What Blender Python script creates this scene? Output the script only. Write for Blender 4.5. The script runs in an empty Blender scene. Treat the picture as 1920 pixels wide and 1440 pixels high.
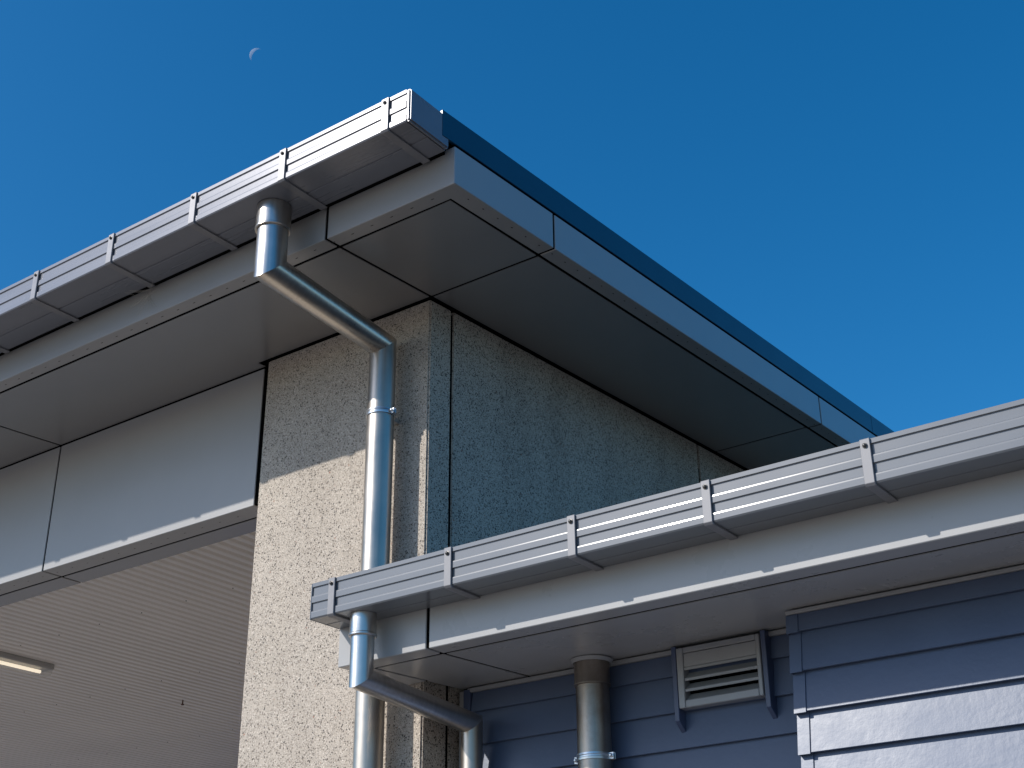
import bpy, bmesh, math, random
from mathutils import Vector, Matrix
random.seed(4)
SC = bpy.context.scene
COL = SC.collection
S = 0.5            # metres per layout unit
H0 = 1.6           # eye height: layout z = 0 is eye level
GZ = -H0 / S       # ground in layout units

# ------------------------------------------------------------------ camera
cd = bpy.data.cameras.new('camera')
cam = bpy.data.objects.new('camera', cd)
COL.objects.link(cam)
cd.sensor_width = 36.0
cd.lens = 2591.6 / 1920 * 36.0
cd.clip_start = 0.05
cd.clip_end = 6000
yaw, pit, rol = 0.6289, 0.4559, -0.0091
fw = Vector((-math.sin(yaw) * math.cos(pit), math.cos(yaw) * math.cos(pit), math.sin(pit)))
rt = Vector((math.cos(yaw), math.sin(yaw), 0))
up = rt.cross(fw)
c_, s_ = math.cos(rol), math.sin(rol)
R_ = c_ * rt + s_ * up
U_ = -s_ * rt + c_ * up
m = Matrix((R_, U_, -fw)).transposed().to_4x4()
m.translation = Vector((0, 0, H0))
cam.matrix_world = m
SC.camera = cam

# ------------------------------------------------------------------ sky, sun, exposure
SUN = Vector((-0.655, -1.0, 0.80)).normalized()
w = bpy.data.worlds.new('World')
SC.world = w
w.use_nodes = True
nt = w.node_tree
bg = nt.nodes['Background']
sky = nt.nodes.new('ShaderNodeTexSky')
sky.sky_type = 'NISHITA'
sky.sun_disc = False
sky.sun_elevation = math.asin(SUN.z)
sky.sun_rotation = math.atan2(SUN.x, SUN.y)
sky.altitude = 0
sky.air_density = 1.0
sky.dust_density = 1.0
sky.ozone_density = 6.0
hs = nt.nodes.new('ShaderNodeHueSaturation')
hs.inputs['Saturation'].default_value = 1.28
hs.inputs['Hue'].default_value = 0.494
hs.inputs['Value'].default_value = 1.0
nt.links.new(sky.outputs[0], hs.inputs['Color'])
nt.links.new(hs.outputs[0], bg.inputs[0])
bg.inputs[1].default_value = 0.15
sd = bpy.data.lights.new('sun', 'SUN')
sd.energy = 4.0
sd.angle = math.radians(0.5)
sd.color = (1.0, 0.95, 0.88)
sun = bpy.data.objects.new('sun', sd)
COL.objects.link(sun)
sun.rotation_euler = SUN.to_track_quat('Z', 'Y').to_euler()
SC.view_settings.view_transform = 'Standard'
SC.view_settings.look = 'None'
SC.view_settings.exposure = 0.0
SC.view_settings.gamma = 1.0
SC.view_settings.use_curve_mapping = False
SC.render.engine = 'CYCLES'
SC.cycles.max_bounces = 10
SC.cycles.diffuse_bounces = 5


# ------------------------------------------------------------------ materials
def newmat(name):
    mt = bpy.data.materials.new(name)
    mt.use_nodes = True
    t = mt.node_tree
    return mt, t, t.nodes['Principled BSDF']


def N(t, typ, **kw):
    n = t.nodes.new(typ)
    for k, v in kw.items():
        if k in n.inputs:
            n.inputs[k].default_value = v
        else:
            setattr(n, k, v)
    return n


def ramp(t, stops, interp='LINEAR'):
    r = t.nodes.new('ShaderNodeValToRGB')
    r.color_ramp.interpolation = interp
    el = r.color_ramp.elements
    while len(el) < len(stops):
        el.new(0.5)
    for e, (p, c) in zip(el, stops):
        e.position = p
        e.color = (*c, 1) if len(c) == 3 else c
    return r


def coords(t, scale=(1, 1, 1)):
    tc = t.nodes.new('ShaderNodeTexCoord')
    mp = t.nodes.new('ShaderNodeMapping')
    mp.inputs['Scale'].default_value = scale
    t.links.new(tc.outputs['Object'], mp.inputs['Vector'])
    return mp.outputs[0]


def sheet(name, col, metallic=0.0, rough=0.35, spec=0.5, var=0.06, grain=(3, 3, 3), rvar=0.08,
          bump=0.0, bscale=40.0, coat=0.0, dirt=0.0, dist=0.002, wave=0.006):
    """painted or bare sheet: slight uneven tone, uneven gloss, optional orange-peel or grain and dust specks"""
    mt, t, b = newmat(name)
    L = t.links.new
    v = coords(t, grain)
    n = N(t, 'ShaderNodeTexNoise', Scale=1.0, Detail=6.0, Roughness=0.6)
    L(v, n.inputs['Vector'])
    c0 = tuple(x * (1 - var) for x in col)
    c1 = tuple(min(1, x * (1 + var)) for x in col)
    r = ramp(t, [(0.3, c0), (0.7, c1)])
    L(n.outputs['Fac'], r.inputs[0])
    out = r.outputs[0]
    if dirt > 0:
        v2 = coords(t, (1, 1, 1))
        n2 = N(t, 'ShaderNodeTexNoise', Scale=55.0, Detail=3.0, Roughness=0.65)
        L(v2, n2.inputs['Vector'])
        r2 = ramp(t, [(0.66, (0, 0, 0)), (0.76, (1, 1, 1))])
        L(n2.outputs['Fac'], r2.inputs[0])
        mm = N(t, 'ShaderNodeMath', operation='MULTIPLY')
        mm.inputs[1].default_value = dirt
        L(r2.outputs[0], mm.inputs[0])
        mx = N(t, 'ShaderNodeMix', data_type='RGBA')
        L(mm.outputs[0], mx.inputs['Factor'])
        L(out, mx.inputs[6])
        mx.inputs[7].default_value = (0.42, 0.39, 0.35, 1)
        out = mx.outputs[2]
    L(out, b.inputs['Base Color'])
    rr = N(t, 'ShaderNodeMapRange')
    rr.inputs['To Min'].default_value = max(0.02, rough - rvar)
    rr.inputs['To Max'].default_value = rough + rvar
    L(n.outputs['Fac'], rr.inputs['Value'])
    L(rr.outputs[0], b.inputs['Roughness'])
    b.inputs['Metallic'].default_value = metallic
    b.inputs['Specular IOR Level'].default_value = spec
    b.inputs['Coat Weight'].default_value = coat
    b.inputs['Coat Roughness'].default_value = 0.16
    if bump == 0 and wave > 0:
        n5 = N(t, 'ShaderNodeTexNoise', Scale=2.3, Detail=1.5)
        L(coords(t), n5.inputs['Vector'])
        bp = N(t, 'ShaderNodeBump', Strength=1.0, Distance=wave)
        L(n5.outputs['Fac'], bp.inputs['Height'])
        L(bp.outputs[0], b.inputs['Normal'])
    if bump > 0:
        v3 = coords(t, (1, 1, 1))
        n3 = N(t, 'ShaderNodeTexNoise', Scale=bscale, Detail=4.0, Roughness=0.55)
        L(v3, n3.inputs['Vector'])
        bp = N(t, 'ShaderNodeBump', Strength=bump, Distance=dist)
        L(n3.outputs['Fac'], bp.inputs['Height'])
        L(bp.outputs[0], b.inputs['Normal'])
    return mt


def concrete(name, tint=(1, 1, 1)):
    """ground, exposed-aggregate precast: stones of mixed tone set in a pale matrix, small dark pits"""
    mt, t, b = newmat(name)
    L = t.links.new
    v = coords(t)
    wob = N(t, 'ShaderNodeTexNoise', Scale=90.0, Detail=2.0)
    L(v, wob.inputs['Vector'])
    wv = N(t, 'ShaderNodeVectorMath', operation='MULTIPLY_ADD')
    L(wob.outputs['Color'], wv.inputs[0])
    wv.inputs[1].default_value = (0.003, 0.003, 0.003)
    L(v, wv.inputs[2])

    def layer(scale, lo, hi, stops, keep):
        vo = N(t, 'ShaderNodeTexVoronoi', Scale=scale, Randomness=1.0)
        L(wv.outputs[0], vo.inputs['Vector'])
        sep = N(t, 'ShaderNodeSeparateColor')
        L(vo.outputs['Color'], sep.inputs[0])
        cr = ramp(t, stops, 'CONSTANT')
        L(sep.outputs[0], cr.inputs[0])
        # size of a stone differs from cell to cell
        sz = N(t, 'ShaderNodeMapRange')
        sz.inputs['To Min'].default_value = lo
        sz.inputs['To Max'].default_value = hi
        L(sep.outputs[1], sz.inputs['Value'])
        lt = N(t, 'ShaderNodeMath', operation='SUBTRACT')
        L(sz.outputs[0], lt.inputs[0])
        L(vo.outputs['Distance'], lt.inputs[1])
        sm = N(t, 'ShaderNodeMapRange')
        sm.inputs['From Min'].default_value = 0.0
        sm.inputs['From Max'].default_value = 0.07
        L(lt.outputs[0], sm.inputs['Value'])
        kp = N(t, 'ShaderNodeMath', operation='LESS_THAN')
        L(sep.outputs[2], kp.inputs[0])
        kp.inputs[1].default_value = keep
        mu = N(t, 'ShaderNodeMath', operation='MULTIPLY')
        L(sm.outputs[0], mu.inputs[0])
        L(kp.outputs[0], mu.inputs[1])
        return cr.outputs[0], mu.outputs[0]

    T = lambda c: tuple(x * y for x, y in zip(c, tint))
    n = N(t, 'ShaderNodeTexNoise', Scale=2.2, Detail=8.0, Roughness=0.7)
    L(v, n.inputs['Vector'])
    base = ramp(t, [(0.25, T((0.43, 0.37, 0.305))), (0.75, T((0.54, 0.47, 0.395)))])
    L(n.outputs['Fac'], base.inputs[0])
    c1, m1 = layer(150, 0.30, 0.56, [(0, T((0.24, 0.205, 0.17))), (0.22, T((0.40, 0.335, 0.27))), (0.46, T((0.74, 0.66, 0.57))),
                                     (0.74, T((0.30, 0.255, 0.215))), (0.90, T((0.13, 0.11, 0.092)))], 0.95)
    mxa = N(t, 'ShaderNodeMix', data_type='RGBA')
    L(m1, mxa.inputs['Factor'])
    L(base.outputs[0], mxa.inputs[6])
    L(c1, mxa.inputs[7])
    c2, m2 = layer(94, 0.24, 0.53, [(0, T((0.07, 0.060, 0.051))), (0.26, T((0.15, 0.128, 0.106))), (0.56, T((0.25, 0.205, 0.165))),
                                    (0.74, T((0.11, 0.10, 0.092))), (0.88, T((0.58, 0.50, 0.42))), (0.985, T((0.34, 0.16, 0.11)))], 0.72)
    mxb = N(t, 'ShaderNodeMix', data_type='RGBA')
    L(m2, mxb.inputs['Factor'])
    L(mxa.outputs[2], mxb.inputs[6])
    L(c2, mxb.inputs[7])
    # weathering: faint vertical streaks
    v2 = coords(t, (3.2, 3.2, 0.7))
    n2 = N(t, 'ShaderNodeTexNoise', Scale=1.0, Detail=6.0, Roughness=0.65)
    L(v2, n2.inputs['Vector'])
    r2 = ramp(t, [(0.28, (0.84, 0.83, 0.82)), (0.5, (1.0, 1.0, 1.0)), (0.72, (1.05, 1.05, 1.04))])
    L(n2.outputs['Fac'], r2.inputs[0])
    mxc = N(t, 'ShaderNodeMix', data_type='RGBA', blend_type='MULTIPLY')
    mxc.inputs['Factor'].default_value = 1.0
    L(mxb.outputs[2], mxc.inputs[6])
    L(r2.outputs[0], mxc.inputs[7])
    L(mxc.outputs[2], b.inputs['Base Color'])
    b.inputs['Roughness'].default_value = 0.75
    b.inputs['Specular IOR Level'].default_value = 0.3
    ad = N(t, 'ShaderNodeMath', operation='ADD')
    L(m1, ad.inputs[0])
    L(m2, ad.inputs[1])
    bp = N(t, 'ShaderNodeBump', Strength=0.35, Distance=0.0015)
    L(ad.outputs[0], bp.inputs['Height'])
    bp.invert = True
    L(bp.outputs[0], b.inputs['Normal'])
    return mt


def steel(name, col=(0.62, 0.575, 0.52), rough=0.30, mottled=0.0, stain=0.0):
    """stainless tube: long draw lines, soft fingerprints, optional spangle and brown stain"""
    mt, t, b = newmat(name)
    L = t.links.new
    v = coords(t, (60, 60, 2.0))
    n = N(t, 'ShaderNodeTexNoise', Scale=1.0, Detail=4.0, Roughness=0.6)
    L(v, n.inputs['Vector'])
    v1 = coords(t)
    n1 = N(t, 'ShaderNodeTexNoise', Scale=7.0, Detail=6.0, Roughness=0.65)
    L(v1, n1.inputs['Vector'])
    ml = N(t, 'ShaderNodeMath', operation='MULTIPLY_ADD')
    L(n1.outputs['Fac'], ml.inputs[0])
    ml.inputs[1].default_value = 0.5
    ml2 = N(t, 'ShaderNodeMath', operation='MULTIPLY')
    L(n.outputs['Fac'], ml2.inputs[0])
    ml2.inputs[1].default_value = 0.5
    L(ml2.outputs[0], ml.inputs[2])
    r = ramp(t, [(0.3, tuple(x * 0.80 for x in col)), (0.7, tuple(min(1, x * 1.12) for x in col))])
    L(ml.outputs[0], r.inputs[0])
    out = r.outputs[0]
    if stain > 0:
        n4 = N(t, 'ShaderNodeTexNoise', Scale=4.0, Detail=8.0, Roughness=0.75)
        L(v1, n4.inputs['Vector'])
        r4 = ramp(t, [(0.42, (0, 0, 0)), (0.68, (1, 1, 1))])
        L(n4.outputs['Fac'], r4.inputs[0])
        m4 = N(t, 'ShaderNodeMath', operation='MULTIPLY')
        m4.inputs[1].default_value = stain
        L(r4.outputs[0], m4.inputs[0])
        mx = N(t, 'ShaderNodeMix', data_type='RGBA')
        L(m4.outputs[0], mx.inputs['Factor'])
        L(out, mx.inputs[6])
        mx.inputs[7].default_value = (0.20, 0.14, 0.10, 1)
        out = mx.outputs[2]
    L(out, b.inputs['Base Color'])
    rr = N(t, 'ShaderNodeMapRange')
    rr.inputs['From Min'].default_value = 0.3
    rr.inputs['From Max'].default_value = 0.7
    rr.inputs['To Min'].default_value = rough - 0.05
    rr.inputs['To Max'].default_value = rough + 0.09
    L(ml.outputs[0], rr.inputs['Value'])
    L(rr.outputs[0], b.inputs['Roughness'])
    b.inputs['Metallic'].default_value = 1.0
    n3 = N(t, 'ShaderNodeTexNoise', Scale=160.0 if mottled else 30.0, Detail=3.0)
    L(v1, n3.inputs['Vector'])
    bp = N(t, 'ShaderNodeBump', Strength=0.10 + mottled, Distance=0.001)
    L(n3.outputs['Fac'], bp.inputs['Height'])
    L(bp.outputs[0], b.inputs['Normal'])
    return mt


M = {}
M['concrete'] = concrete('exposed_aggregate_concrete')
M['acm'] = sheet('grey_cladding_panel', (0.35, 0.338, 0.33), 0.35, 0.25, 0.5, 0.03, (1.5, 1.5, 1.5), 0.05, dirt=0.10)
M['acm_fascia_lit'] = sheet('grey_fascia_cassette_lit', (0.40, 0.385, 0.375), 0.2, 0.30, 0.5, 0.03, (1.5, 1.5, 1.5), 0.05, dirt=0.06)  # same panel as acm, base lightened for the light the fascia catches
M['acm_low'] = sheet('pale_grey_cladding_panel', (0.42, 0.413, 0.405), 0.0, 0.28, 0.38, 0.03, (1.5, 1.5, 1.5), 0.05, dirt=0.14)
M['acm_beam'] = sheet('grey_beam_cladding', (0.42, 0.41, 0.40), 0.0, 0.34, 0.35, 0.03, (1.5, 1.5, 1.5), 0.05, dirt=0.06)
M['gutter'] = sheet('mill_finish_gutter', (0.20, 0.206, 0.232), 0.2, 0.28, 0.5, 0.06, (0.6, 7, 7), 0.05, bump=0.05, bscale=35, dirt=0.05)
M['gutter_low'] = sheet('grey_gutter', (0.158, 0.167, 0.182), 0.0, 0.42, 0.2, 0.05, (0.6, 7, 7), 0.05, bump=0.0, bscale=60, dirt=0.06, coat=0.8)
M['strap'] = sheet('gutter_strap_metal', (0.22, 0.218, 0.23), 0.1, 0.5, 0.5, 0.10, (25, 25, 25), 0.1, bump=0.15, bscale=260, dist=0.0008)
M['strap_bare'] = sheet('bare_strap_metal', (0.235, 0.232, 0.245), 0.2, 0.36, 0.5, 0.06, (12, 12, 12), 0.06, bump=0.1, bscale=200, dist=0.0006)
M['screw'] = sheet('dark_screw_metal', (0.09, 0.085, 0.08), 0.7, 0.4, 0.5, 0.1)
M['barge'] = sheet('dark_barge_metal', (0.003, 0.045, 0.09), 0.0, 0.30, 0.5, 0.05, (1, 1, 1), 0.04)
M['roof'] = sheet('dark_roof_metal', (0.030, 0.031, 0.034), 0.0, 0.6, 0.2, 0.1)
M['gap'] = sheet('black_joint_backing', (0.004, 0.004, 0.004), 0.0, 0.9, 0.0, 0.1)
M['ceiling'] = sheet('white_ribbed_ceiling', (0.86, 0.81, 0.77), 0.0, 0.42, 0.5, 0.04, (0.8, 0.8, 0.8), 0.06)
M['blue'] = sheet('blue_weatherboard_paint', (0.084, 0.117, 0.192), 0.0, 0.42, 0.58, 0.05, (4, 4, 4), 0.09, bump=0.26, bscale=34, dist=0.003)
M['bluetrim'] = sheet('blue_trim_paint', (0.070, 0.093, 0.165), 0.0, 0.35, 0.5, 0.04, (4, 4, 4), 0.05)
M['trim'] = sheet('pale_grey_trim', (0.36, 0.355, 0.35), 0.0, 0.4, 0.5, 0.05)
M['louvre'] = sheet('grey_louvre_paint', (0.31, 0.313, 0.32), 0.1, 0.35, 0.5, 0.05)
M['steel'] = steel('brushed_stainless')
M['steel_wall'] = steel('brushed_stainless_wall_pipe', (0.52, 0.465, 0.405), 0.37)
M['steel_low'] = steel('brushed_stainless_small', (0.66, 0.625, 0.585), 0.30, 0.05)
M['steel_vent'] = steel('weathered_stainless', (0.44, 0.385, 0.335), 0.38, 0.30, 0.5)
M['zinc'] = sheet('zinc_clamp', (0.62, 0.64, 0.66), 0.9, 0.3, 0.5, 0.06)
M['rivet'] = sheet('dark_rivet', (0.03, 0.028, 0.026), 0.2, 0.6)
M['housing'] = sheet('lamp_housing', (0.42, 0.41, 0.395), 0.0, 0.35)
M['rust'] = sheet('rusty_steel', (0.12, 0.055, 0.03), 0.2, 0.7, 0.4, 0.3, (60, 60, 60))
M['web'] = sheet('dusty_cobweb', (0.62, 0.58, 0.52), 0.0, 0.9, 0.1)
M['pavement'] = sheet('pale_concrete_paving', (0.222, 0.199, 0.177), 0.0, 0.85, 0.3, 0.15, (0.8, 0.8, 0.8), 0.05, bump=0.2, bscale=30)
# lit lamp tube
mt, t, b = newmat('lamp_tube_glow')
b.inputs['Base Color'].default_value = (0.9, 0.85, 0.75, 1)
b.inputs['Emission Color'].default_value = (1.0, 0.86, 0.66, 1)
b.inputs['Emission Strength'].default_value = 1.0
M['tube'] = mt
# lamp diffuser: clear ribbed plastic
mt, t, b = newmat('lamp_diffuser')
b.inputs['Base Color'].default_value = (0.75, 0.72, 0.66, 1)
b.inputs['Roughness'].default_value = 0.25
b.inputs['Alpha'].default_value = 0.22
M['diffuser'] = mt
# day moon: pale rock seen through the bright air
mt, t, b = newmat('moon_rock')
L = t.links.new
n = N(t, 'ShaderNodeTexNoise', Scale=0.16, Detail=2.0)
L(coords(t), n.inputs['Vector'])
r = ramp(t, [(0.35, (0.72, 0.70, 0.66)), (0.65, (0.80, 0.78, 0.74))])
L(n.outputs['Fac'], r.inputs[0])
df = N(t, 'ShaderNodeBsdfDiffuse')
L(r.outputs[0], df.inputs['Color'])
tr = N(t, 'ShaderNodeBsdfTransparent')
ms = N(t, 'ShaderNodeMixShader')
ms.inputs[0].default_value = 0.20
L(tr.outputs[0], ms.inputs[1])
L(df.outputs[0], ms.inputs[2])
L(ms.outputs[0], t.nodes['Material Output'].inputs['Surface'])
M['moon'] = mt

# ------------------------------------------------------------------ builders (layout units)
ORG = {}


def W(x, y, z):
    return Vector((x * S, y * S, z * S + H0))


def tag(o, label=None, cat=None, group=None, kind=None):
    if label: o['label'] = label
    if cat: o['category'] = cat
    if group: o['group'] = group
    if kind: o['kind'] = kind
    return o


def thing(name, label, cat, loc, group=None):
    o = bpy.data.objects.new(name, None)
    COL.objects.link(o)
    o.empty_display_size = 0.1
    o.location = W(*loc)
    ORG[o.name] = W(*loc)
    return tag(o, label, cat, group)


def build(name, bm, mat, parent=None, bevel=0.0, smooth=False, label=None, kind=None, segs=1, loc=None):
    """link the bmesh (layout units) as one mesh object"""
    if bevel > 0:
        bmesh.ops.bevel(bm, geom=list(bm.edges), offset=bevel, segments=segs, affect='EDGES', clamp_overlap=True)
    bmesh.ops.recalc_face_normals(bm, faces=list(bm.faces))
    po = ORG[parent.name] if parent else Vector((0, 0, 0))
    o_at = W(*loc) if loc else (po if parent else None)
    if o_at is None:
        o_at = Vector((0, 0, 0))
    for v in bm.verts:
        v.co = W(*v.co) - o_at
    me = bpy.data.meshes.new(name)
    bm.to_mesh(me)
    bm.free()
    me.materials.append(M[mat])
    if smooth:
        for p in me.polygons:
            p.use_smooth = True
        try:
            me.set_sharp_from_angle(angle=math.radians(40))
        except Exception:
            pass
    o = bpy.data.objects.new(name, me)
    COL.objects.link(o)
    o.location = o_at - po
    if parent:
        o.parent = parent
    ORG[o.name] = o_at
    if label: o['label'] = label
    if kind: o['kind'] = kind
    return o


def again(src, parent, offs, label=None):
    """copy of a part and its sub-parts, sharing mesh data, shifted by offs (layout units)"""
    c = src.copy()
    COL.objects.link(c)
    c.parent = parent
    c.location = Vector(src.location) + Vector(offs) * S
    for ch in src.children:
        d = ch.copy()
        COL.objects.link(d)
        d.parent = c
    if label:
        c['label'] = label
    return c


def B():
    return bmesh.new()


def box(bm, x0, x1, y0, y1, z0, z1, zf=None):
    vs = []
    for x, y, z in ((x0, y0, z0), (x1, y0, z0), (x1, y1, z0), (x0, y1, z0), (x0, y0, z1), (x1, y0, z1), (x1, y1, z1), (x0, y1, z1)):
        vs.append(bm.verts.new((x, y, z + (zf(y) if zf else 0))))
    for f in ((0, 3, 2, 1), (4, 5, 6, 7), (0, 1, 5, 4), (1, 2, 6, 5), (2, 3, 7, 6), (3, 0, 4, 7)):
        bm.faces.new([vs[i] for i in f])
    return bm


def bx(*a, **k):
    return box(B(), *a, **k)


def plan(poly, z0, z1, zf=None):
    """prism over an XY outline"""
    bm = B()
    f = zf or (lambda y: 0)
    lo = [bm.verts.new((x, y, z0 + f(y))) for x, y in poly]
    hi = [bm.verts.new((x, y, z1 + f(y))) for x, y in poly]
    bm.faces.new(lo)
    bm.faces.new(hi)
    n = len(poly)
    for i in range(n):
        bm.faces.new((lo[i], lo[(i + 1) % n], hi[(i + 1) % n], hi[i]))
    return bm


def prof(poly, x0, x1, bm=None):
    """prism of a YZ outline along X"""
    bm = bm or B()
    a = [bm.verts.new((x0, y, z)) for y, z in poly]
    c = [bm.verts.new((x1, y, z)) for y, z in poly]
    bm.faces.new(a)
    bm.faces.new(c)
    n = len(poly)
    for i in range(n):
        bm.faces.new((a[i], a[(i + 1) % n], c[(i + 1) % n], c[i]))
    return bm


def ring_tube(p0, p1, n0, n1, r0, r1, seg=48, cap=False, bm=None):
    """tube from p0 to p1 whose ends lie in the planes with normals n0, n1 (mitres)"""
    bm = bm or B()
    p0, p1, n0, n1 = Vector(p0), Vector(p1), Vector(n0).normalized(), Vector(n1).normalized()
    d = (p1 - p0).normalized()
    u = d.cross(Vector((1, 0, 0))).normalized()
    v = d.cross(u)
    A, C = [], []
    for i in range(seg):
        a = 2 * math.pi * i / seg
        o = math.cos(a) * u + math.sin(a) * v
        q0 = p0 + o * r0
        q0 = q0 + d * ((p0 - q0).dot(n0) / d.dot(n0))
        q1 = p1 + o * r1
        q1 = q1 + d * ((p1 - q1).dot(n1) / d.dot(n1))
        A.append(bm.verts.new(q0))
        C.append(bm.verts.new(q1))
    for i in range(seg):
        j = (i + 1) % seg
        bm.faces.new((A[i], A[j], C[j], C[i]))
    if cap:
        bm.faces.new(A)
        bm.faces.new(C)
    return bm


def lathe(cx, cy, pts, seg=48, bm=None):
    """closed turned ring: pts are (r, z)"""
    bm = bm or B()
    rings = []
    for r, z in pts:
        rings.append([bm.verts.new((cx + r * math.cos(2 * math.pi * i / seg), cy + r * math.sin(2 * math.pi * i / seg), z)) for i in range(seg)])
    k = len(pts)
    for q in range(k):
        a, c = rings[q], rings[(q + 1) % k]
        for i in range(seg):
            j = (i + 1) % seg
            bm.faces.new((a[i], a[j], c[j], c[i]))
    return bm


def dome(cx, cy, cz, r, depth, axis=Vector((0, -1, 0)), seg=10):
    """small screw head: hexagon-like washer plus dome along axis"""
    bm = B()
    ax = axis.normalized()
    u = ax.cross(Vector((0, 0, 1)))
    if u.length < 0.1:
        u = ax.cross(Vector((1, 0, 0)))
    u.normalize()
    v = ax.cross(u)
    c = Vector((cx, cy, cz))
    prev = None
    for rr, dd in ((r, 0), (r, depth * 0.25), (r * 0.72, depth * 0.3), (r * 0.66, depth * 0.8), (r * 0.35, depth)):
        ring = [bm.verts.new(c + (math.cos(2 * math.pi * i / seg) * u + math.sin(2 * math.pi * i / seg) * v) * rr + ax * dd) for i in range(seg)]
        if prev:
            for i in range(seg):
                j = (i + 1) % seg
                bm.faces.new((prev[i], prev[j], ring[j], ring[i]))
        else:
            bm.faces.new(ring)
        prev = ring
    bm.faces.new(prev)
    return bm


# ------------------------------------------------------------------ ground
bm = B()
vs = [bm.verts.new((x, y, GZ)) for x, y in ((-1200, -1200), (1200, -1200), (1200, 1200), (-1200, 1200))]
bm.faces.new(vs)
tag(build('pavement', bm, 'pavement'), kind='structure')

# ------------------------------------------------------------------ tall building
SL = 0.057
F = lambda y: SL * (y - 8.3482)
XF, XS, XW = -6.7124, -6.9216, -8.352     # right fascia face, inner groove, side wall face
YF, YG, YW, YJ = 8.3482, 8.5545, 10.0, 10.37
ZB, ZT = 7.331, 7.748
XE = -27.78                                # left end of what is built
G = 0.018                                  # half a joint
YE = 29.3
tall = thing('tall_building', 'tall grey clad building with aggregate concrete corner pier and sloping eaves', 'building', (XW, YW, GZ))
# fascia: the corner cassette wraps both ways, then straight cassettes
JX = [-8.3405, -14.82, -21.30, XE]
JY = [9.986, 16.42, 22.86, YE]
fc = [build('fascia_panel', plan([(JX[0] + G, YF), (XF, YF), (XF, JY[0] - G), (XS + 0.018, JY[0] - G), (XS + 0.017, YG - 0.017), (JX[0] + G, YG - 0.017)], ZB, ZT, F), 'acm_fascia_lit', tall, 0.006)]
for a, c in zip(JX[:-1], JX[1:]):
    build('fascia_panel', bx(c + G, a - G, YF, YG - 0.017, ZB, ZT, zf=F), 'acm_fascia_lit', tall, 0.006)
for a, c in zip(JY[:-1], JY[1:]):
    build('fascia_panel', bx(XS + 0.017, XF, a + G, c - G, ZB, ZT, zf=F), 'acm_fascia_lit', tall, 0.006)
# soffit panels
XI = -8.3405
YB = 10.12
rows = [(YG + 0.019, YW - 0.004)]
build('soffit_panel', bx(XI + G, XS - 0.019, YG + 0.019, YW - G, ZB + 0.003, ZB + 0.010, zf=F), 'acm', tall)
for a, c in zip([XI] + JX[1:-1], JX[1:]):
    build('soffit_panel', (plan([(c + G, YG + .019), (a - G, YG + .019), (a - G, YW - G), (-10.97, YW - G), (-10.97, YB - .010), (c + G, YB - .010)], ZB + .003, ZB + .010, F) if a == XI else bx(c + G, a - G, YG + 0.019, YB - .010, ZB + 0.003, ZB + 0.010, zf=F)), 'acm', tall)
# infill of the first bay beside the pier, where the soffit runs back to the beam
SY = [YW, 16.386, 22.84, YE]
for a, c in zip(SY[:-1], SY[1:]):
    build('soffit_panel', bx(XI + G, XS - 0.019, a + G, c - G, ZB + 0.003, ZB + 0.010, zf=F), 'acm', tall)
bk = plan([(XE, YF + 0.013), (XF - 0.013, YF + 0.013), (XF - 0.013, YE), (XW - 0.2, YE), (XW - 0.2, YB + 0.25), (XE, YB + 0.25)], ZB + 0.012, ZT - 0.01, F)
build('eaves_lining', bk, 'gap', tall)
build('gutter_gap_shade', bx(XE, -6.83, 8.287, 8.346, 7.70, 7.99), 'gap', tall)  # added black strip standing in for the shade between gutter and fascia
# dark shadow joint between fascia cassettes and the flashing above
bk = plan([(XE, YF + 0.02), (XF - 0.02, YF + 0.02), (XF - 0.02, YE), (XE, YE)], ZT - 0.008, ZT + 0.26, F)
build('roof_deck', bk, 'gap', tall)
# barge flashing, one length per joint, turned over onto the roof
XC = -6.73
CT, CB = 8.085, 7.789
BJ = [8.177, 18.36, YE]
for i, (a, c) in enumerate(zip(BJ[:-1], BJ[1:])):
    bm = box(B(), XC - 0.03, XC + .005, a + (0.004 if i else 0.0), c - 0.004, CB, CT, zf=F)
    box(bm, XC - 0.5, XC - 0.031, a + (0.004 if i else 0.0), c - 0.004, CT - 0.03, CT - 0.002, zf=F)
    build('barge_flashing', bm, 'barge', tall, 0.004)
# ribbed roof sheet
bm = B()
x = XE
prev = None
pts = []
while x < XC - 0.06:
    pts += [(x, 0.0), (x + 0.24, 0.0), (x + 0.28, 0.06), (x + 0.36, 0.06), (x + 0.40, 0.0)]
    x += 0.40
pts = [q for q in pts if q[0] < XC - 0.52]
rows_ = []
for y in (8.2, YE):
    rows_.append([bm.verts.new((q[0], y, 8.00 + q[1] + F(y))) for q in pts])
for i in range(len(pts) - 1):
    bm.faces.new((rows_[0][i], rows_[0][i + 1], rows_[1][i + 1], rows_[1][i]))
build('roof_sheet', bm, 'roof', tall)

# precast panels: corner pier and side wall
ST = lambda y: ZB + F(y) - 0.018
def panel(x0, x1, y0, y1, bev=0.018):
    bm = B()
    vs = []
    for z in (GZ, None):
        for x, y in ((x0, y0), (x1, y0), (x1, y1), (x0, y1)):
            vs.append(bm.verts.new((x, y, GZ if z is not None else ST(y))))
    for f in ((0, 3, 2, 1), (4, 5, 6, 7), (0, 1, 5, 4), (1, 2, 6, 5), (2, 3, 7, 6), (3, 0, 4, 7)):
        bm.faces.new([vs[i] for i in f])
    return build('concrete_panel', bm, 'concrete', tall, bev, segs=2)
p = panel(-10.815, XW, YW, YJ)
p['label'] = 'front precast pier panel facing the sun'
PJ = [YJ, 15.87, 21.4, 27.0, 29.3]
for a, c in zip(PJ[:-1], PJ[1:]):
    panel(XW - 0.37, XW - 0.003, a + 0.034, c - 0.004, 0.012)
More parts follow.
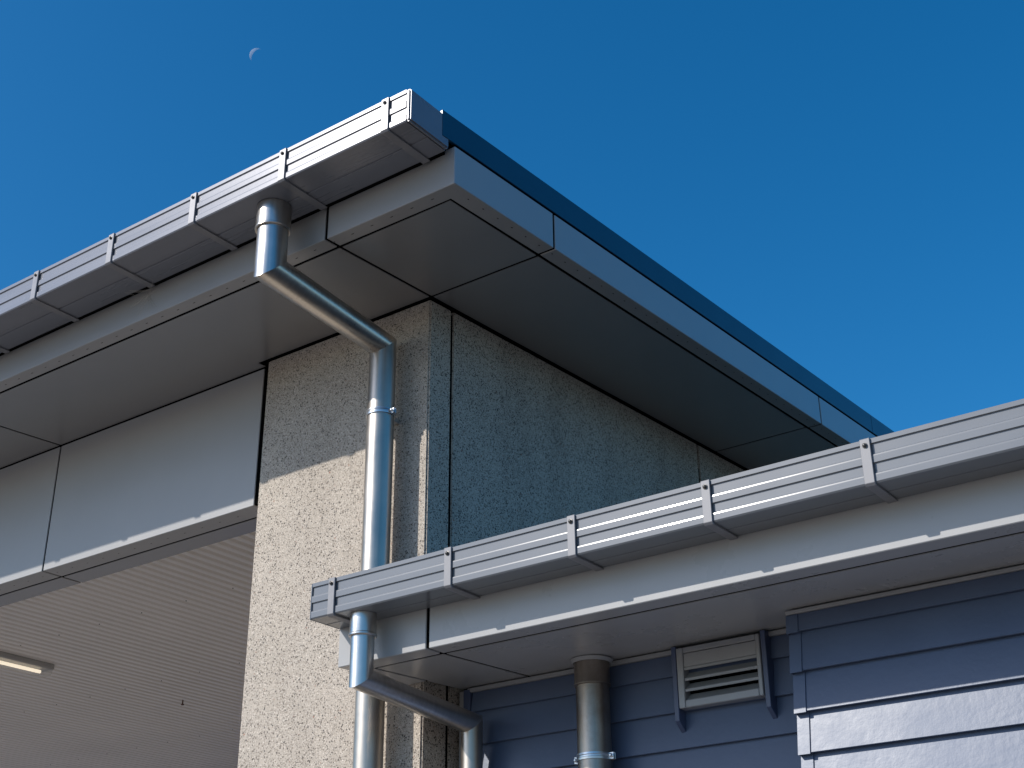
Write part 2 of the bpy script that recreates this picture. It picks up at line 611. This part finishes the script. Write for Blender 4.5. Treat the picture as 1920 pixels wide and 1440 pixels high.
build('joint_seal', bx(XW - 0.36, XW - 0.016, YJ + 0.002, PJ[-1], GZ, ST(YJ) - 0.05), 'gap', tall)
build('rear_wall', bx(XE, XW - 0.4, 24.9, 25.2, GZ, 7.0), 'bluetrim', tall)

# entrance beam with its cladding
BX = [-11.0, -14.818, -21.30, XE]
ZL = 5.682
for a, c in zip(BX[:-1], BX[1:]):
    g1 = 0 if a == BX[0] else 0.014
    bm = B()
    box(bm, c + 0.018, a - g1, YB, 10.404, ZL, ZB + F(YB) - 0.012)
    build('beam_panel', bm, 'acm_beam', tall, 0.005)
    build('beam_soffit_panel', bx(c + 0.018, a - g1, 10.440, 10.735, ZL, ZL + 0.55), 'acm', tall, 0.005)
build('beam_core', bx(XE, -10.83, YB + 0.013, 10.70, ZL + 0.012, ZB + F(YB) - 0.03), 'gap', tall)

# ribbed ceiling below the canopy (ribs run back from the beam)
ZC = 5.86
bm = B()
pit_ = 0.187
n = int((XW - 0.4 - XE) / pit_)
X0 = XW - 0.4 - n * pit_
pts = []
for i in range(n):
    x = X0 + i * pit_
    for a, dz in ((0.0, -.026), (0.16, -.032), (0.34, -.032), (0.50, -.026), (0.60, .004), (0.68, .012), (0.82, .012), (0.90, .004)):
        pts.append((x + a * pit_, dz))
ya, yb = 10.72, 24.95
lo = [bm.verts.new((q[0], ya, ZC + q[1])) for q in pts]
hi = [bm.verts.new((q[0], yb, ZC + q[1])) for q in pts]
for i in range(len(pts) - 1):
    bm.faces.new((lo[i], lo[i + 1], hi[i + 1], hi[i]))
ceil_ = build('ceiling_sheet', bm, 'ceiling', tall, smooth=True)
# ceiling screws
bm = B()
for y in (12.4, 15.2, 18.6):
    for i in range(4, n, 5):
        x = X0 + (i + .25) * pit_
        box(bm, x - 0.0045, x + 0.0045, y - 0.006, y + 0.006, ZC - 0.042, ZC - 0.028)
build('ceiling_screw', bm, 'screw', tall, kind='stuff')
# rivets along the underside of the fascia and the beam
bm = B()
x = -7.05
while x > XE:
    box(bm, x - 0.015, x + 0.015, 8.436, 8.444, ZB - 0.002, ZB + 0.03, zf=F)
    x -= 0.2535
y = 8.66
while y < 20:
    box(bm, -6.797, -6.787, y - 0.010, y + 0.010, ZB - 0.002, ZB + 0.03, zf=F)
    y += 0.233
x = -11.1
while x > XE:
    box(bm, x - 0.011, x + 0.011, 10.261, 10.267, ZL - 0.002, ZL + 0.03)
    x -= 0.30
build('panel_rivet', bm, 'rivet', tall, kind='stuff')


# ------------------------------------------------------------------ gutters
def gutter_profile(y, zb, H, D):
    p = [(0.0, 1.0), (0.0, .895), (.014, .88), (.014, .665), (.0013, .632), (0.0, .602), (0.0, .455), (.014, .44), (.014, .24), (.0013, .207), (0.0, .177), (0.0, .035), (.010, 0.0)]
    out = [(y + a, zb + H * f) for a, f in p]
    out += [(y + D * .52, zb), (y + D * .53, zb + 0.010), (y + D * .55, zb + 0.010), (y + D * .56, zb), (y + D, zb), (y + D, zb + H * 0.98),
            (y + D - .015, zb + H * 0.98), (y + D - .015, zb + .02), (y + .03, zb + .02), (y + .03, zb + H - .012), (y + .012, zb + H)]
    return out


def make_gutter(label, x0, x1, y, zb, H, D, mat, brk, bw, loc, end_right, smat='strap'):
    g = thing('roof_gutter', label, 'gutter', loc, 'box gutters along the eaves')
    build('trough', prof(gutter_profile(y, zb, H, D), x0 + 0.014, x1 - (0.0505 if end_right else 0.014)), mat, g)
    if end_right:   # soft folded end
        bm = bx(x1 - 0.05, x1, y - 0.003, y + D + 0.002, zb - 0.003, zb + H * 1.0)
        build('end_cap', bm, mat, g, 0.016, segs=4, smooth=True)
        build('end_cap', bx(x0, x0 + 0.0135, y - 0.002, y + D + 0.002, zb - 0.003, zb + H), mat, g, 0.004)
    else:
        build('end_cap', bx(x0, x0 + 0.0135, y - 0.002, y + D + 0.002, zb - 0.003, zb + H), mat, g, 0.004)
        build('end_cap', bx(x1 - 0.0135, x1, y - 0.002, y + D + 0.002, zb - 0.003, zb + H), mat, g, 0.004)
    first = None
    for k, xr in enumerate(brk):
        if first is None:
            # strap: up the face, round the lower corner, back under the trough
            T = 0.017
            pl = [(y - T, zb + H), (y - T, zb - T + .018), (y - T + .018, zb - T), (y + D + .028, zb - T), (y + D + .028, zb - .004), (y - .003, zb - .004), (y - .003, zb + H + .004), (y - T + .004, zb + H + .004)]
            first = build('bracket', prof(pl, xr - bw, xr), smat, g, 0.003, loc=(xr, y, zb))
            build('screw', dome(xr - bw * .5, y - T, zb + H - .05, .02, .022), 'screw', first, smooth=True)
            first_x = xr
        else:
            again(first, g, (xr - first_x, 0, 0))
    return g


ub = [-6.982, -8.304, -9.580, -10.873, -12.168] + [-12.168 - 1.2965 * k for k in range(1, 12)]
make_gutter('bare metal box gutter along the high eaves with folded right end', XE, XC, 7.7124, 7.686, 0.3575, 0.572, 'gutter', ub, 0.086, (XC, 7.7124, 7.686), True, 'strap_bare')
lb = [-8.2286, -6.9085, -5.6602, -4.4502, -3.1848] + [-3.1848 + 1.262 * k for k in range(1, 34)]
make_gutter('painted grey ribbed gutter along the low eaves above the blue boards', -8.5287, 40.0, 8.6216, 3.556, 0.3317, 0.381, 'gutter_low', lb, 0.074, (-8.5287, 8.6216, 3.556), False)

# ------------------------------------------------------------------ low building
low = thing('low_building', 'low lean-to with blue weatherboards, grey soffit and projecting right bay', 'building', (-8.2, 10.56, GZ))
LS = 0.043
YL, YLG, ZLB, ZLT = 9.0107, 9.2353, 3.2008, 3.60
FL = lambda y: LS * (y - YLG) if y > YLG else 0.0
XL0, XLS, XLJ = -8.5263, -8.283, -7.4847
XR = 40.0
LJ = [XLJ, -1.02, 5.44, 11.9, 18.36, 24.82, 31.28, XR]
bm = plan([(XL0, YL), (XLJ - G, YL), (XLJ - G, YLG - .022), (XLS - .014, YLG - .022), (XLS - .014, 9.985), (XL0, 9.985)], ZLB, ZLT, FL)
build('fascia_panel', bm, 'acm_low', low, 0.006)
for a, c in zip(LJ[:-1], LJ[1:]):
    build('fascia_panel', bx(a + G, c - G, YL, YLG - .022, ZLB, ZLT), 'acm_low', low, 0.006)
YBW, YPW = 10.559, 10.05
bm = plan([(XLS + .014, YLG + .024), (XLJ - G, YLG + .024), (XLJ - G, YBW - 0.03), (XW + 0.06, YBW - 0.03), (XW + 0.06, YW + 0.0), (XLS + .014, YW)], ZLB + .003, ZLB + .010, FL)
build('soffit_panel', bm, 'acm_low', low)
XP = -4.558
for a, c in zip(LJ[:-1], LJ[1:]):
    if a == XLJ:
        bm = plan([(a + G, YLG + .024), (c - G, YLG + .024), (c - G, YPW - .02), (XP - 0.02, YPW - .02), (XP - 0.02, YBW - .03), (a + G, YBW - .03)], ZLB + .003, ZLB + .010, FL)
    else:
        bm = bx(a + G, c - G, YLG + .024, YPW - .02, ZLB + .003, ZLB + .010, zf=FL)
    build('soffit_panel', bm, 'acm_low', low)
build('eaves_lining', plan([(XL0 + .05, YL + .013), (XR, YL + .013), (XR, YBW + .1), (XW + .05, YBW + .1), (XW + .05, YW - .01), (XL0 + .05, YW - .01)], ZLB + .012, ZLT - .02, FL), 'gap', low)
build('roof_sheet', plan([(XL0 + .01, YL - .06), (XR, YL - .06), (XR, 45), (XW + .01, 45), (XW + .01, YW - .015), (XL0 + .01, YW - .015)], ZLT + .02, ZLT + .09, lambda y: LS * (y - YLG)), 'roof', low)
# structural backing of the two walls
build('wall_frame', bx(XW + .06, XP + .06, YBW + .035, YBW + .4, GZ, 3.24), 'gap', low)
build('wall_frame', bx(XP + .02, XR, YPW + .035, YBW + .4, GZ, 3.23), 'bluetrim', low)


def boards(x0, x1, yf, zb0, top, skip=None):
    """bevelled boards lapped one over the other, each one its own object"""
    out = []
    k = 0
    while True:
        zb = zb0 - (.3155 if yf > 10.3 else .3165) * k
        h = .335
        if zb + h > top:
            h = top - zb
        if zb < GZ - .1:
            break
        fb = .062 if yf > 10.3 else .072
        pl = [(yf - fb, zb), (yf - fb + (fb - .016) * h / .335, zb + h), (yf + .014, zb + h), (yf - fb + .032, zb)]
        out.append((zb, h, build('weatherboard', prof(pl, x0, x1), 'blue', low, 0.0025)))
        k += 1
    return out


boards(-8.16, XP + .03, YBW, 3.014, 3.205)
pb = boards(XP + .006, XR, YPW, 3.048, 3.19)
# metal corner soakers over the end of each projecting board
for zb, h, o in pb:
    y0, y1 = YPW - .072, YPW - .072 + .056 * h / .335
    bm = B()
    pl = [(y0 - .012, zb - .012), (y1 - .012, zb + h - .002), (y1 - .001, zb + h - .002), (y0 - .001, zb - .012)]
    prof(pl, XP - .02, XP + .083, bm)
    pl = [(y0 - .001, zb - .012), (y1 - .001, zb + h - .002), (YBW - .05, zb + h - .002), (YBW - .05, zb - .012)]
    prof(pl, XP - .02, XP - .012, bm)
    build('corner_soaker', bm, 'blue', low, 0.0015)
# pale scotia at the wall heads, blue corner batten
build('head_trim', bx(-8.2, XP - .01, YBW - .07, YBW - .005, 3.207, 3.246), 'trim', low, 0.004)
build('head_trim', bx(XP - .015, XR, YPW - .075, YPW - .005, 3.192, 3.222), 'trim', low, 0.004)
build('corner_batten', bx(-8.245, -8.165, YBW - .075, YBW + .03, GZ, 3.235), 'bluetrim', low, 0.006)
build('joint_strip', bx(-8.32, -8.255, YBW - .04, YBW + .03, GZ, 3.235), 'trim', low, 0.004)
# scribers either side of the louvre: cut to a slope at the foot
for x0, zt in ((-5.885, 3.245), (-5.022, 3.245)):
    pl = [(YBW - .145, zt), (YBW - .145, 2.60), (YBW - .02, 2.50), (YBW - .02, zt)]
    build('scriber', prof(pl, x0, x0 + .045), 'bluetrim', low, 0.004)

# ------------------------------------------------------------------ louvre vent
lv = thing('louvre_vent', 'small grey wall louvre under the soffit between two blue fins', 'vent', (-5.42, 10.5, 2.70))
fy0, fy1 = 10.405, 10.508
x0, x1, z0, z1 = -5.832, -5.030, 2.700, 3.222
ox0, ox1, oz0, oz1 = -5.768, -5.069, 2.765, 3.050
build('frame', bx(x0, ox0, fy0, fy1, z0, z1), 'louvre', lv, 0.006)
build('frame', bx(ox1, x1, fy0, fy1, z0, z1), 'louvre', lv, 0.006)
build('frame', bx(ox0 + .001, ox1 - .001, fy0 + .002, fy1, z0, oz0), 'louvre', lv, 0.006)
build('blank_panel', bx(ox0 + .001, ox1 - .001, fy0 + .012, fy1, oz1, 3.170), 'louvre', lv, 0.005)
build('frame', bx(ox0 + .001, ox1 - .001, fy0 + .003, fy1, 3.174, z1), 'louvre', lv, 0.005)
bl = None
for k in range(4):
    z = oz0 - .02 + k * .093
    if bl is None:
        pl = [(fy0 + .012, z), (fy0 + .012, z + .022), (fy0 + .020, z + .024), (fy1 - .012, z + .085), (fy1 - .012, z + .065), (fy0 + .024, z)]
        bl = build('blade', prof(pl, ox0 + .002, ox1 - .002), 'louvre', lv, loc=(-5.42, fy0, z))
        zb_ = z
    elif k < 4:
        again(bl, lv, (0, 0, z - zb_))
build('duct_lining', bx(ox0 + .003, ox1 - .003, fy1 - .004, fy1 + .001, oz0 + .003, oz1 - .003), 'gap', lv)


# ------------------------------------------------------------------ downpipes
def mitre(a, c, d):
    a, c, d = Vector(a), Vector(c), Vector(d)
    return ((c - a).normalized() + (d - c).normalized()).normalized()


def clamp(parent, cx, cy, z, r, side, name='clamp'):
    bm = lathe(cx, cy, [(r + .002, z - .028), (r + .012, z - .028), (r + .013, z - .012), (r + .007, z - .006), (r + .007, z + .006), (r + .013, z + .012), (r + .012, z + .028), (r + .002, z + .028)])
    cl = build(name, bm, 'zinc', parent, smooth=True)
    for sx in side:
        bm = box(B(), cx + sx * (r + .004), cx + sx * (r + .055), cy - .018, cy - .008, z - .03, z + .03)
        box(bm, cx + sx * (r + .004), cx + sx * (r + .055), cy + .008, cy + .018, z - .03, z + .03)
        build('lug', bm, 'zinc', cl, 0.003)
        build('bolt', dome(cx + sx * (r + .034), cy - .018, z, .020, .028), 'zinc', cl, smooth=True)
    # standoff to the wall
    return cl


def downpipe(label, pts, r, coupling, cl, mat, loc, clampside):
    d = thing('downpipe', label, 'downpipe', loc, 'stainless downpipes on the pier')
    a, c, e, g = [Vector(q) for q in pts]
    n1, n2 = mitre(a, c, e), mitre(c, e, g)
    build('outlet_pipe', ring_tube(a, c, (0, 0, 1), n1, r[0], r[0]), mat, d, smooth=True)
    build('offset_pipe', ring_tube(c, e, n1, n2, r[0] * .998, r[1]), mat, d, smooth=True)
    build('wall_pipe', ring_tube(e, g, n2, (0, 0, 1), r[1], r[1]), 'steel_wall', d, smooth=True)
    rc, zt, zb = coupling
    build('coupling', lathe(a.x, a.y, [(rc, zt), (rc, zb + .03), (rc + .007, zb + .022), (rc + .007, zb + .008), (rc, zb), (rc - .014, zb + .002), (rc - .014, zt)]), mat, d, smooth=True)
    return d


up1 = downpipe('large stainless downpipe from the high gutter stepping back to the concrete pier',
               [(-8.740, 8.01, 7.70), (-8.734, 8.01, 6.965), (-8.785, 9.75, 6.868), (-8.785, 9.75, GZ)], (.155, .1415), (.172, 7.68, 7.40), None, 'steel', (-8.79, 9.75, GZ), 1)
clamp(up1, -8.785, 9.75, 6.055, .1415, (1,))
build('wall_bracket', bx(-8.83, -8.74, 9.885, 9.998, 6.03, 6.08), 'zinc', up1, 0.004)
up2 = downpipe('small stainless downpipe from the low gutter angling back beside the pier',
               [(-8.044, 8.80, 3.57), (-8.044, 8.80, 2.985), (-7.985, 10.29, 2.846), (-7.985, 10.29, GZ)], (.1045, .1015), (.118, 3.553, 3.35), None, 'steel_low', (-7.985, 10.29, GZ), 1)
vp = thing('vent_pipe', 'weathered vertical vent pipe rising through the low soffit beside the louvre', 'pipe', (-6.66, 10.33, GZ))
VX, VY = -6.657, 10.33
build('pipe', ring_tube((VX, VY, GZ), (VX, VY, 3.30), (0, 0, 1), (0, 0, 1), .150, .150), 'steel_vent', vp, smooth=True)
build('coupling', lathe(VX, VY, [(.160, 3.26), (.160, 3.03), (.166, 3.02), (.166, 3.005), (.158, 3.0), (.152, 3.0), (.152, 3.26)]), 'steel_vent', vp, smooth=True)
build('collar', lathe(VX, VY, [(.161, 3.215), (.168, 3.205), (.185, 3.222), (.192, 3.236), (.161, 3.236)]), 'trim', vp, smooth=True)
clamp(vp, VX, VY, 2.372, .150, (1, -1))

# ------------------------------------------------------------------ lamp, hook, cobweb, moon
lp = thing('strip_light', 'slim strip lamp glowing on the ribbed canopy ceiling', 'light', (-19.1, 13.45, ZC - .2))
build('housing', bx(-19.26, -18.96, 10.75, 13.45, ZC - .12, ZC - .025), 'housing', lp, 0.02)
bm = B()
pr = [(-19.24, ZC - .122), (-19.22, ZC - .19), (-19.17, ZC - .215), (-19.05, ZC - .215), (-19.00, ZC - .19), (-18.98, ZC - .122)]
a = [bm.verts.new((x, 10.77, z)) for x, z in pr]
c = [bm.verts.new((x, 13.43, z)) for x, z in pr]
for i in range(len(pr) - 1):
    bm.faces.new((a[i], a[i + 1], c[i + 1], c[i]))
bm.faces.new(a)
bm.faces.new(c)
build('diffuser', bm, 'diffuser', lp)
build('tube', ring_tube((-19.10, 10.9, ZC - .165), (-19.10, 13.28, ZC - .165), (0, 1, 0), (0, 1, 0), .028, .028, 12, True), 'tube', lp, smooth=True)

hk = thing('ceiling_hook', 'tiny rusty fixing hanging from the ribbed ceiling near the pier', 'hook', (-19.25, 16.4, ZC - .1))
build('stem', bx(-19.258, -19.242, 16.392, 16.408, ZC - .09, ZC - .01), 'rust', hk)
build('foot', bx(-19.275, -19.225, 16.38, 16.42, ZC - .112, ZC - .091), 'rust', hk, 0.005)

bm = B()
for k in range(26):
    p0 = Vector((-11.03 + random.uniform(-.10, .16), 8.345, 7.665 + random.uniform(-.03, .02)))
    p1 = Vector((-11.03 + random.uniform(-.30, .22), 8.340, 7.62 - random.uniform(.02, .24)))
    if k % 4 == 0:
        p1 = Vector((-11.03 + random.uniform(-.3, .3), 8.22, 7.69))
    q = (p0 + p1) / 2 + Vector((0, .0, -.02))
    for s0, s1 in ((p0, q), (q, p1)):
        ring_tube(s0, s1, s1 - s0, s1 - s0, .0010, .0010, 3, False, bm)
tag(build('cobweb', bm, 'web', loc=(-11.03, 8.345, 7.6)), 'wispy cobweb clinging below a high gutter strap', 'cobweb')

DM = 1500.0
md = fw * 1.0
px, py = 481.9, 104.4
md = (fw + R_ * ((px - 960) / 2591.6) + U_ * ((720 - py) / 2591.6)).normalized()
cen = Vector((0, 0, H0)) + md * DM
rad = 13.2 / 2591.6 * DM * 1.02
sp = (SUN - md * SUN.dot(md)).normalized()
sq = md.cross(sp)
bm = B()
rws = []
NT, NK = 40, 12
for i in range(NT + 1):
    th = -math.pi / 2 + math.pi * i / NT
    row = []
    for k in range(NK + 1):
        lon = math.radians(90 - (90 - 34) * k / NK)        # 90 = limb; the dim part by the terminator is lost in the sky
        n_ = sp * (math.cos(th) * math.sin(lon)) + sq * math.sin(th) - md * (math.cos(th) * math.cos(lon))
        row.append(bm.verts.new(n_ * rad))
    rws.append(row)
for i in range(NT):
    for k in range(NK):
        try:
            bm.faces.new((rws[i][k], rws[i + 1][k], rws[i + 1][k + 1], rws[i][k + 1]))
        except ValueError:
            pass
me = bpy.data.meshes.new('moon')
bmesh.ops.remove_doubles(bm, verts=list(bm.verts), dist=0.001)
bm.to_mesh(me)
bm.free()
me.materials.append(M['moon'])
for p in me.polygons:
    p.use_smooth = True
mo = bpy.data.objects.new('moon', me)
mo.location = cen
COL.objects.link(mo)
tag(mo, 'faint pale daytime crescent moon high in the blue sky', 'moon')
